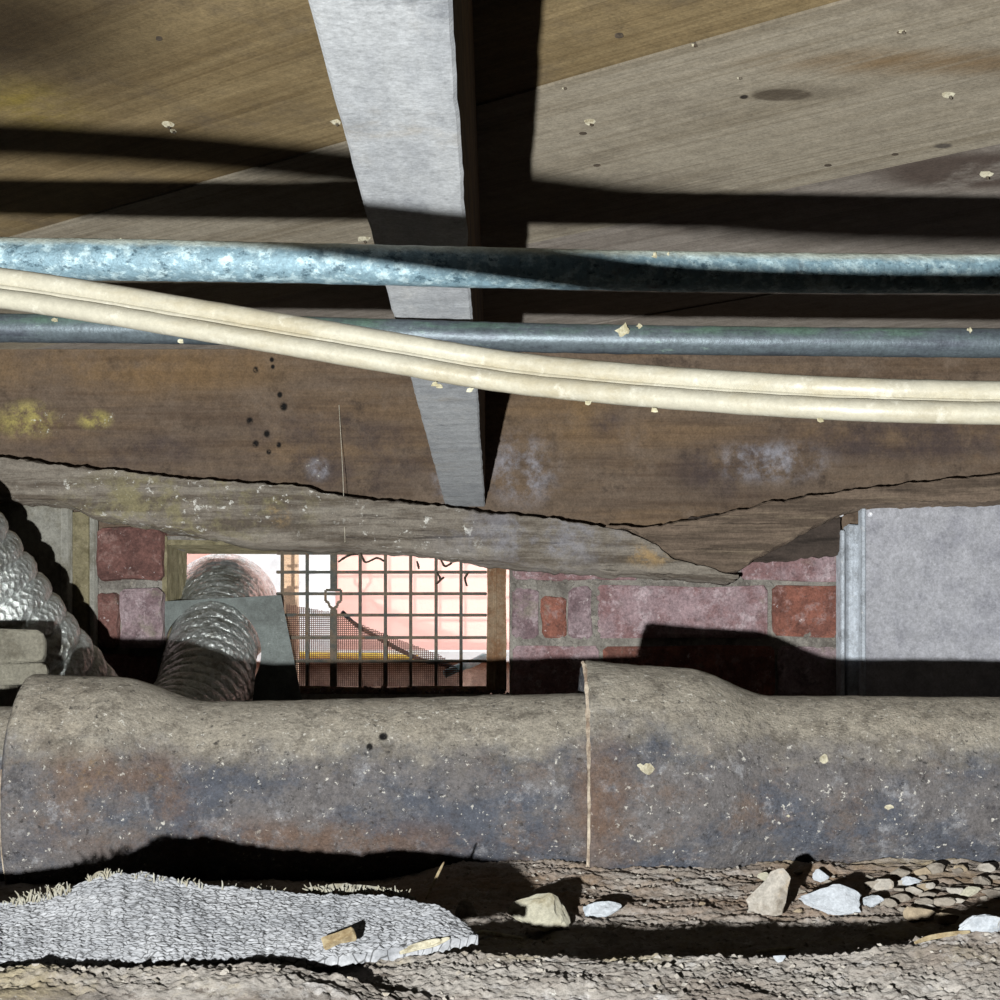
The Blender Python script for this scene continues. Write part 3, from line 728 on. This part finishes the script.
# ------------------------------------------------------------------ cast iron soil pipe
DP = 1.15
def xw(px): return (px - CX) / F * DP
def lathe_x(prof, axis, nu=120, amp=.0006):
    """prof: list of (x, r); axis(x) -> (y, z)"""
    V, Fc = [], []
    for i, (x, r) in enumerate(prof):
        cy, cz = axis(x)
        for j in range(nu):
            a = 2 * math.pi * j / nu
            q = Vector((x, cy - r * math.cos(a), cz + r * math.sin(a)))
            n_ = nz(q.x * 50, q.y * 50, q.z * 50) + .7 * nz(q.x * 140, q.y * 140, q.z * 140) + .4 * nz(q.x * 330, q.y * 330, q.z * 330)
            rr = r + amp * n_
            V.append((x + amp * .5 * nz(q.z * 60, q.y * 60, x * 20), cy - rr * math.cos(a), cz + rr * math.sin(a)))
    n = len(prof)
    for i in range(n - 1):
        for j in range(nu):
            k = (j + 1) % nu
            Fc.append((i*nu+j, (i+1)*nu+j, (i+1)*nu+k, i*nu+k))
    Fc.append(tuple(range(nu))); Fc.append(tuple(range(n*nu-1, (n-1)*nu-1, -1)))
    return V, Fc
def bellprof(x0, x1, rb, rb2, rp_, lenb, lens):
    pr_ = [(x0 + .012, .0615), (x0 + .003, .0625), (x0 + .0, rb - .004), (x0 + .0012, rb - .0012), (x0 + .003, rb)]
    for i in range(1, 31):
        t = i / 30; pr_.append((x0 + .003 + (lenb - .003) * t, rb + (rb2 - rb) * t))
    for i in range(1, 31):
        t = i / 30; s = t * t * (3 - 2 * t); pr_.append((x0 + lenb + lens * t, rb2 + (rp_ - rb2) * s))
    n = max(10, int((x1 - x0 - lenb - lens) / .003))
    n = min(n, 220)
    for i in range(1, n + 1): pr_.append((x0 + lenb + lens + (x1 - x0 - lenb - lens) * i / n, rp_))
    return pr_
zR = lambda x: H - .0572 - (x - .054) * .006
zL = lambda x: H - .0565 + (x - .054) * .022
ip = thing('cast_iron_pipe', 'corroded cast iron soil pipe with a flared hub, running to the right', 'pipe', (xw(760), DP, H - .14))
obj('pipe_body', *lathe_x(bellprof(xw(581), 1.6, .0812, .0765, .060, xw(690) - xw(585), xw(775) - xw(690)), lambda x: (DP, zR(x))), M_IRONPIPE, ip, smooth=True)
cp = [Vector((xw(581) + .0012, DP - .0796 * math.cos(a), zR(0) + .0796 * math.sin(a))) for a in np.linspace(-1.2, 1.62, 60)]
obj('hub_rim', *tube(cp, lambda i, a: .0017 * (.6 + .8 * abs(nz(i * .35, 4, 2))), 6), M_LEAD, ip)
ip2 = thing('cast_iron_pipe', 'corroded cast iron soil pipe with its plain end inside the flared hub', 'pipe', (xw(300), DP, H - .14))
obj('pipe_body', *lathe_x(bellprof(xw(32), xw(585) + .04, .0795, .077, .060, xw(105) - xw(20), xw(200) - xw(105)), lambda x: (DP, zL(x))), M_IRONPIPE, ip2, smooth=True)
ip3 = thing('cast_iron_pipe', 'short visible end of iron pipe entering the hub by the concrete slabs', 'pipe', (xw(-200), DP, H - .15))
obj('pipe_body', *lathe_x([(-1.6 + i * .008, .060) for i in range(int((xw(20) + .03 + 1.6) / .008))], lambda x: (DP, zL(x))), M_IRONPIPE, ip3, smooth=True)
cp = [Vector((xw(32) + .001, DP - .0785 * math.cos(a), zL(xw(20)) + .0785 * math.sin(a))) for a in np.linspace(-1.2, .3, 40)]
obj('hub_rim', *tube(cp, lambda i, a: .0009 * (.4 + .9 * abs(nz(i * .35, 9, 2))), 6), M_LEAD, ip2)

def fleck(px, py, w_, h_, Rr, seed):
    D = 1.1
    for _ in range(8):
        p = P(px, py, D); D = DP - math.sqrt(max(0, Rr ** 2 - (p.z - zR(p.x)) ** 2))
    p = P(px, py, D)
    bm = bmesh.new(); bmesh.ops.create_icosphere(bm, subdivisions=2, radius=1)
    for q in bm.verts:
        d = q.co.copy(); k = .55 + 1.1 * abs(nz(d.x * 1.7 + seed, d.z * 1.7, seed))
        q.co = p + Vector((d.x * w_ * k, d.y * .0009, d.z * h_ * k))
    obj_bm('plaster_fleck', bm, M_SPLINT, ip)
for q in [(646, 769, .0052, .0042, .079, 3), (824, 761, .0034, .0046, .060, 8), (889, 807, .0044, .0018, .060, 5), (788, 816, .0012, .001, .060, 6), (640, 766, .002, .0016, .079, 9)]: fleck(*q)

# ------------------------------------------------------------------ copper pipes and cable
def copper(pts, r, m, label, extra):
    th = thing('copper_pipe', label, 'pipe', pts[len(pts)//2])
    pth = spline(pts, 420)
    obj('pipe', *tube(pth, lambda i, a: r + .00035 * nz(pth[i].x * 160, math.cos(a) * 3, math.sin(a) * 3) + .0005 * nz(pth[i].x * 9, 3, 1), 28), m, th, smooth=True)
    rnd = random.Random(5)
    for px, py, D, s in extra:
        c = P(px, py, D)
        bm = bmesh.new(); bmesh.ops.create_icosphere(bm, subdivisions=2, radius=1)
        for q in bm.verts:
            d = q.co.copy(); k = s * (.5 + abs(nz(d.x * 2.5 + px, d.y * 2.5, d.z * 2.5)) * 1.5)
            q.co = c + Vector((d.x * k, d.y * k, d.z * k))
        obj_bm('dust_tuft', bm, M_FLUFF, th)
    return th
copper([P(-2200, 235, .77), P(-300, 252, .77), P(0, 258, .77), P(250, 262, .77), P(500, 268, .77), P(800, 273, .775), P(1000, 274, .78), P(2600, 274, .80)], .0083, M_COPPER1,
       'blue-green corroded copper pipe crossing just under the pale joist', [(655, 257, .766, .002), (40, 240, .768, .0012), (120, 241, .768, .0011), (668, 256, .767, .0014)])
copper([P(-2000, 327, 1.12), P(0, 328, 1.12), P(300, 331, 1.12), P(500, 337, 1.12), P(750, 341, 1.12), P(1000, 343, 1.12), P(2300, 345, 1.12)], .0088, M_COPPER2,
       'dull grey-green copper pipe behind the cream cable', [(624, 330, 1.110, .0046), (640, 326, 1.112, .0016), (55, 320, 1.112, .0018), (970, 330, 1.112, .0015)])

DC = .45
cpts = [(-1600, 246), (-500, 262), (-150, 275), (0, 288), (100, 303), (200, 320), (300, 337), (400, 354), (500, 371), (600, 382), (700, 390), (850, 399), (1000, 403), (1300, 404), (2300, 395)]
def cd(px): return interp([(-1600, .47), (0, .455), (500, .43), (850, .398), (2300, .36)], px)
cth = thing('electric_cable', 'cream twin-core electric cable sagging in front of the copper pipes', 'cable', P(600, 402, DC))
for dy, oy in ((-10.6, .0012), (10.6, -.0008)):
    pth = spline([P(a, b + dy, cd(a) + oy) for a, b in cpts], 520)
    obj('cable_core', *tube(pth, lambda i, a: .00242 + .00012 * nz(pth[i].x * 220, math.cos(a) * 2, math.sin(a) * 2 + dy), 18), M_CABLE, cth, smooth=True)
pth = spline([P(a, b, cd(a)) for a, b in cpts], 300)
obj('sheath_web', *tube(pth, .0009, 8), M_CABLE, cth, smooth=True)
for px, py in ((435, 384), (440, 386), (588, 403), (470, 390), (655, 410), (820, 420), (180, 341)):
    c = P(px, py, cd(px) - .002)
    bm = bmesh.new(); bmesh.ops.create_icosphere(bm, subdivisions=1, radius=.0009)
    for q in bm.verts: q.co = q.co * (.6 + abs(nz(q.co.x * 3000, q.co.y * 3000, px))) + c
    obj_bm('lint', bm, M_FLUFF, cth)
web = obj('cobweb_strand', *tube(spline([P(339, 405, 2.262), P(341, 440, 2.23), P(343, 480, 2.16), P(345, 542, 2.118)], 16), .00035, 5), M_WEB); tag(web, 'single pale cobweb strand hanging before the rim board', 'cobweb')

# ------------------------------------------------------------------ carpet scrap with frayed edges
cn, cm = 380, 210
CV = []
def carpet_pt(u, v):
    px = -90 + (478 + 90) * u
    Df, Dt = interp(CDF, px), interp(CDT, px)
    yf, yt = interp(CF, px) + 2.5 * nz(px * .06, 1) + 1.5 * nz(px * .22, 5), interp(CT, px) + 2.0 * nz(px * .08, 9)
    D = Df + (Dt - Df) * v
    e = v ** .9
    p = P(px, yf + (yt - yf) * e, D)
    return p
for j in range(cm):
    for i in range(cn):
        p = carpet_pt(i / (cn - 1), j / (cm - 1))
        vv = NZ.voronoi(Vector((p.x * 210, p.y * 260, .7)))[0]; w2 = NZ.voronoi(Vector((p.x * 480, p.y * 560, .7)))[0]
        p.z += .0010 * min(.25, vv[1] - vv[0]) * 4 * .5 + .0008 * max(0, .6 - w2[0]) + .0003 * nz(p.x * 500, p.y * 500, 2) + .0014 * nz(p.x * 25, p.y * 25, 6)
        CV.append(p)
top_n = len(CV)
CF_ = [(j*cn+i, j*cn+i+1, (j+1)*cn+i+1, (j+1)*cn+i) for j in range(cm-1) for i in range(cn-1)]
# underside rim so that it has thickness
rimi = [i for i in range(cn)] + [j*cn + cn-1 for j in range(1, cm)] + [(cm-1)*cn + i for i in range(cn-2, -1, -1)] + [j*cn for j in range(cm-2, 0, -1)]
for i in rimi: CV.append(CV[i] + Vector((0, .0015, -.0035)))
for k in range(len(rimi)):
    k2 = (k + 1) % len(rimi)
    CF_.append((rimi[k2], rimi[k], top_n + k, top_n + k2))
CF_.append(tuple(top_n + k for k in range(len(rimi) - 1, -1, -1)))
car = thing('carpet_scrap', 'torn grey carpet scrap with frayed edges lying over the dirt', 'carpet', carpet_pt(.4, .2))
obj('backing', CV, CF_, M_CARPET, car, smooth=True)
rnd = random.Random(3)
def fringe(spans, n, ln, r, name='frayed_fringe'):
    ps = []
    for i in range(n):
        x0, y0, x1, y1, D = spans[i % len(spans)]
        t = rnd.random()
        b = P(x0 + (x1 - x0) * t, y0 + (y1 - y0) * t + rnd.uniform(-1, 3), D + rnd.uniform(-.006, .006))
        d = Vector((rnd.uniform(-.6, .6), rnd.uniform(-.3, .3), rnd.uniform(.3, 1.0))).normalized() * ln * rnd.uniform(.4, 1.1)
        m_ = b + d * .5 + Vector((rnd.uniform(-1, 1), rnd.uniform(-1, 1), 0)) * ln * .12
        ps.append(tube([b - Vector((0, 0, .002)), m_, b + d + Vector((rnd.uniform(-1, 1), 0, -.2)) * ln * .3], lambda i, a: r * [1, .9, .45][i], 4))
    o = obj(name, *join(ps), M_FIBRE, car); o['kind'] = 'stuff'
fringe([(20, 899, 72, 888, .742), (88, 882, 118, 875, .755)], 70, .004, .00035)
fringe([(308, 894, 412, 898, .765)], 150, .0048, .0004)
fringe([(0, 906, 60, 893, .745), (120, 876, 300, 894, .75), (225, 889, 285, 892, .77)], 130, .003, .0003)
obj('frayed_strip', *join([tube(spline([P(306, 891, .768), P(330, 887, .77), P(360, 887, .772), P(390, 891, .77), P(415, 899, .765)], 26), lambda i, a: .0016 * (.5 + abs(nz(i * .6, a * 2, 3))), 6)]), M_FIBRE, car)
def strand(pts, r, m, name, label, cat, group=None):
    pth = spline(pts, 24)
    o = obj(name, *tube(pth, lambda i, a: r * (1 - .5 * abs(2 * i / 23 - 1) ** 3), 6), m, smooth=True)
    return tag(o, label, cat, group)
strand([P(88, 884, .752), P(98, 873, .755), P(108, 873, .757), P(119, 881, .76)], .0006, M_FIBRE, 'loose_thread', 'pale loop of thread on the crest of the carpet scrap', 'thread')
strand([P(98, 882, .75), P(110, 877, .755), P(122, 876, .76)], .0006, M_FIBRE, 'loose_thread', 'short stiff thread beside the looped thread on the carpet', 'thread')
strand([P(426, 899, .86), P(434, 882, .87), P(444, 862, .885)], .0007, M_STRAW, 'straw', 'thin straw leaning up against the iron pipe shadow', 'straw')
for sl, pts in [('longer curved', [(400, 953), (418, 947), (433, 944), (449, 938)]), ('shorter straight', [(408, 948), (425, 944), (440, 940)])]:
    strand([P(a, b, .655 + i * .004) for i, (a, b) in enumerate(pts)], .0012, M_SPLINT, 'wood_sliver', sl + ' pale wood sliver at the front of the carpet tip', 'wood sliver')
def lay(pts, r, m, name, label, cat):
    q = []
    for a, b in pts:
        g = ray_ground(a, b); g.z += r * 1.2; q.append(g)
    strand(q, r, m, name, label, cat)
lay([(473, 937), (484, 935), (500, 938), (522, 941)], .0011, M_SPLINT, 'wood_sliver', 'curved white wood sliver beyond the carpet tip', 'wood sliver')
lay([(756, 955), (775, 953), (795, 951)], .0011, M_SPLINT, 'wood_sliver', 'straight white wood sliver on the foreground dirt ridge', 'wood sliver')
lay([(915, 946), (930, 941), (955, 937), (970, 935)], .0010, M_STRAW, 'wood_sliver', 'tan root sliver at the right dirt slope', 'wood sliver')
v, f = bevel_box((0, 0, 0), (.0115, .006, .0022), .0005, sub=1, rough=.0012, rs=200)
mrot = Matrix.Rotation(.1, 3, 'Z') @ Matrix.Rotation(-.3, 3, 'Y') @ Matrix.Rotation(.35, 3, 'X')
o_ = carpet_pt((326 + 90) / 568, .09)
tag(obj('wood_chip', [mrot @ Vector(q) + o_ + Vector((0, -.004, .0)) for q in v], f, M_STRAW), 'tan wood chip caught under the front carpet edge', 'wood chip')

# ------------------------------------------------------------------ stones
def stone(px0, px1, py0, py1, m, label, seed, group=None, depth=.75, lean=0.0, point=0.0, name='stone', sub=3):
    g = ray_ground((px0 + px1) / 2, py1 - 1.5)
    D = g.y
    hw = (px1 - px0) / 2 / F * D; hh = (py1 - py0) / 2 / F * D
    c = P((px0 + px1) / 2, (py0 + py1) / 2, D)
    r_ = random.Random(seed)
    planes = []
    for i in range(11):
        n_ = Vector((r_.gauss(0, 1), r_.gauss(0, 1), r_.gauss(0, 1))).normalized(); planes.append((n_, r_.uniform(.45, .85)))
    bm = bmesh.new(); bmesh.ops.create_icosphere(bm, subdivisions=sub, radius=1)
    for q in bm.verts:
        d = q.co.copy()
        for n_, h in planes:
            s = d.dot(n_)
            if s > h: d -= n_ * (s - h)
        d *= 1.0 + .16 * nz(d.x * 3 + seed, d.y * 3, d.z * 3)
        q.co = d
    lo = Vector([min(q.co[i] for q in bm.verts) for i in range(3)]); hi = Vector([max(q.co[i] for q in bm.verts) for i in range(3)])
    for q in bm.verts:
        d = Vector([(q.co[i] - lo[i]) / (hi[i] - lo[i]) * 2 - 1 for i in range(3)])
        t = (d.z + 1) / 2
        k = 1 - point * t
        q.co = c + Vector(((d.x * k + lean * t * (1 - abs(0)) * point) * hw, d.y * hw * depth * k, d.z * hh))
    o = obj_bm(name, bm, M_STONE[m], None, smooth=False)
    return tag(o, label, 'stone', group)
stone(739, 796, 868, 915, 'grey', 'tall pointed grey stone leaning beside the white stone', 11, lean=.55, point=.5)
stone(799, 862, 884, 916, 'white', 'rounded white stone beside the tall pointed stone', 23)
stone(503, 576, 893, 936, 'cream', 'long cream stone half in shadow near the carpet tip', 37, lean=-.3, point=.3)
stone(583, 622, 901, 918, 'white', 'small white stone to the side of the long cream stone', 41)
stone(455, 478, 900, 921, 'dull', 'dull olive stone in shadow against the carpet tip', 53)
stone(861, 884, 895, 909, 'white', 'small pale stone touching the rounded white stone', 61)
stone(958, 1012, 914, 932, 'white', 'flat white stone on the right dirt slope', 71, depth=.5)
stone(812, 829, 869, 882, 'white', 'little white stone behind the rounded white stone', 73)
stone(900, 922, 876, 886, 'white', 'little bluish white stone near the pipe foot', 79)
stone(960, 982, 886, 897, 'cream', 'little cream stone amid the rubble near the pipe', 83)
stone(903, 934, 906, 922, 'tan', 'tan stone in the rubble above the flat white stone', 89)
stone(935, 960, 912, 926, 'tan', 'second tan stone next to the flat white stone', 97)
stone(757, 770, 872, 882, 'cream', 'tiny cream stone behind the tall pointed stone', 101)
stone(773, 786, 955, 963, 'white', 'tiny white pebble under the straight wood sliver', 103, sub=2)
rs_ = random.Random(19)
for i in range(58):
    px = rs_.uniform(868, 1000) if i < 36 else rs_.uniform(640, 1000)
    py = rs_.uniform(872, 914); wd = rs_.uniform(7, 24) if i < 36 else rs_.uniform(5, 13)
    kk = rs_.choice(['grey', 'dull', 'dull', 'tan', 'grey', 'dull'])
    stone(px - wd / 2, px + wd / 2, py - wd * rs_.uniform(.4, .6), py, kk,
          {'grey': 'small pale grey rubble stone in the dirt along the iron pipe', 'dull': 'small dull brown-grey rubble stone in the dirt along the iron pipe', 'tan': 'small tan rubble stone in the dirt along the iron pipe'}[kk],
          200 + i, kk + ' rubble along the iron pipe', sub=2)
# crumbs on the near ridge
rs_ = random.Random(29)
Vc = []
for i in range(800):
    x = rs_.uniform(-.19, .2); y = rs_.uniform(.6, .73) if i % 3 else rs_.uniform(.84, 1.08)
    if y < .73 and x < -.02 and y > .635: continue
    if y > .8 and x < -.03: continue
    s = rs_.uniform(.0004, .0012)
    z = gz(x, y) + H + s * .35 * (1.3 if y > .8 else 1)
    bm = bmesh.new(); bmesh.ops.create_icosphere(bm, subdivisions=1, radius=s)
    for q in bm.verts: q.co = Vector((x, y, z)) + Vector((q.co.x * 1.3, q.co.y, q.co.z * .8)) * rs_.uniform(.45, 1.3)
    bm.verts.index_update()
    Vc.append(([q.co.copy() for q in bm.verts], [tuple(q.index for q in p.verts) for p in bm.faces])); bm.free()
tag(obj('dirt_crumbs', *join(Vc), M_STONE['grey']), 'loose crumbs of dirt scattered over the ground', 'dirt', kind='stuff')

# ------------------------------------------------------------------ outside, seen through the vent
og = obj('ground_outside', *box_vf((-6, 2.463, -.3), (6, 9, -.02)), M_EARTH_OUT); tag(og, 'bare soil outside the vent', 'ground', kind='structure')
pw = obj('wall_outside', *box_vf((-5, 4.2, -.02), (5, 4.4, 2.6)), M_PINK); tag(pw, 'pink stucco wall outside the vent', 'wall', kind='structure')
def pb(name, x0, x1, y0, y1, D, th, m, label, cat, base=False):
    a = P(x0, y1, D); b = P(x1, y0, D)
    tag(obj(name, *bevel_box((a.x, D, -.02 if base else a.z), (b.x, D + th, b.z), .003), m), label, cat)
pb('white_column', 220, 331, 300, 700, 4.08, .115, M_WHITE, 'white painted column against the pink wall outside', 'column', True)
pb('peach_post', 281, 297, 400, 700, 2.75, .03, M_PEACH, 'peach timber post standing outside the vent', 'post', True)
pb('white_ledge', 240, 620, 650, 662, 3.7, .3, M_WHITE, 'white ledge along the foot of the pink wall outside', 'ledge')
pb('planter_wall', 240, 620, 662.2, 700, 3.73, .25, M_EARTH_OUT, 'low brown wall carrying the white ledge outside', 'low wall', True)
yy = [P(280, 655, 3.69), P(350, 656, 3.69), P(418, 658, 3.69)]
yo = obj('yellow_pipe', *tube(spline(yy, 12), .007, 12), M_YELLOW, smooth=True); tag(yo, 'yellow plastic pipe lying outside the vent', 'pipe')
hs = obj('garden_hose', *tube(spline([P(342, 612, 2.44), P(355, 624, 2.45), P(375, 636, 2.46), P(400, 650, 2.47), P(425, 661, 2.47), P(445, 665, 2.46), P(462, 672, 2.45)], 40), lambda i, a: .0030 + .0006 * nz(i * .4, a), 10), M_HOSE, smooth=True); tag(hs, 'dark hose sloping down behind the vent grille', 'hose')
tp = obj('teal_scrap', *tube(spline([P(445, 674, 2.44), P(458, 668, 2.45), P(470, 664, 2.5), P(484, 657, 2.6)], 20), lambda i, a: .0055 * (1 + .25 * nz(i, a)), 8), M_TEAL, smooth=True); tag(tp, 'teal plastic scrap at the low end of the dark hose', 'scrap')
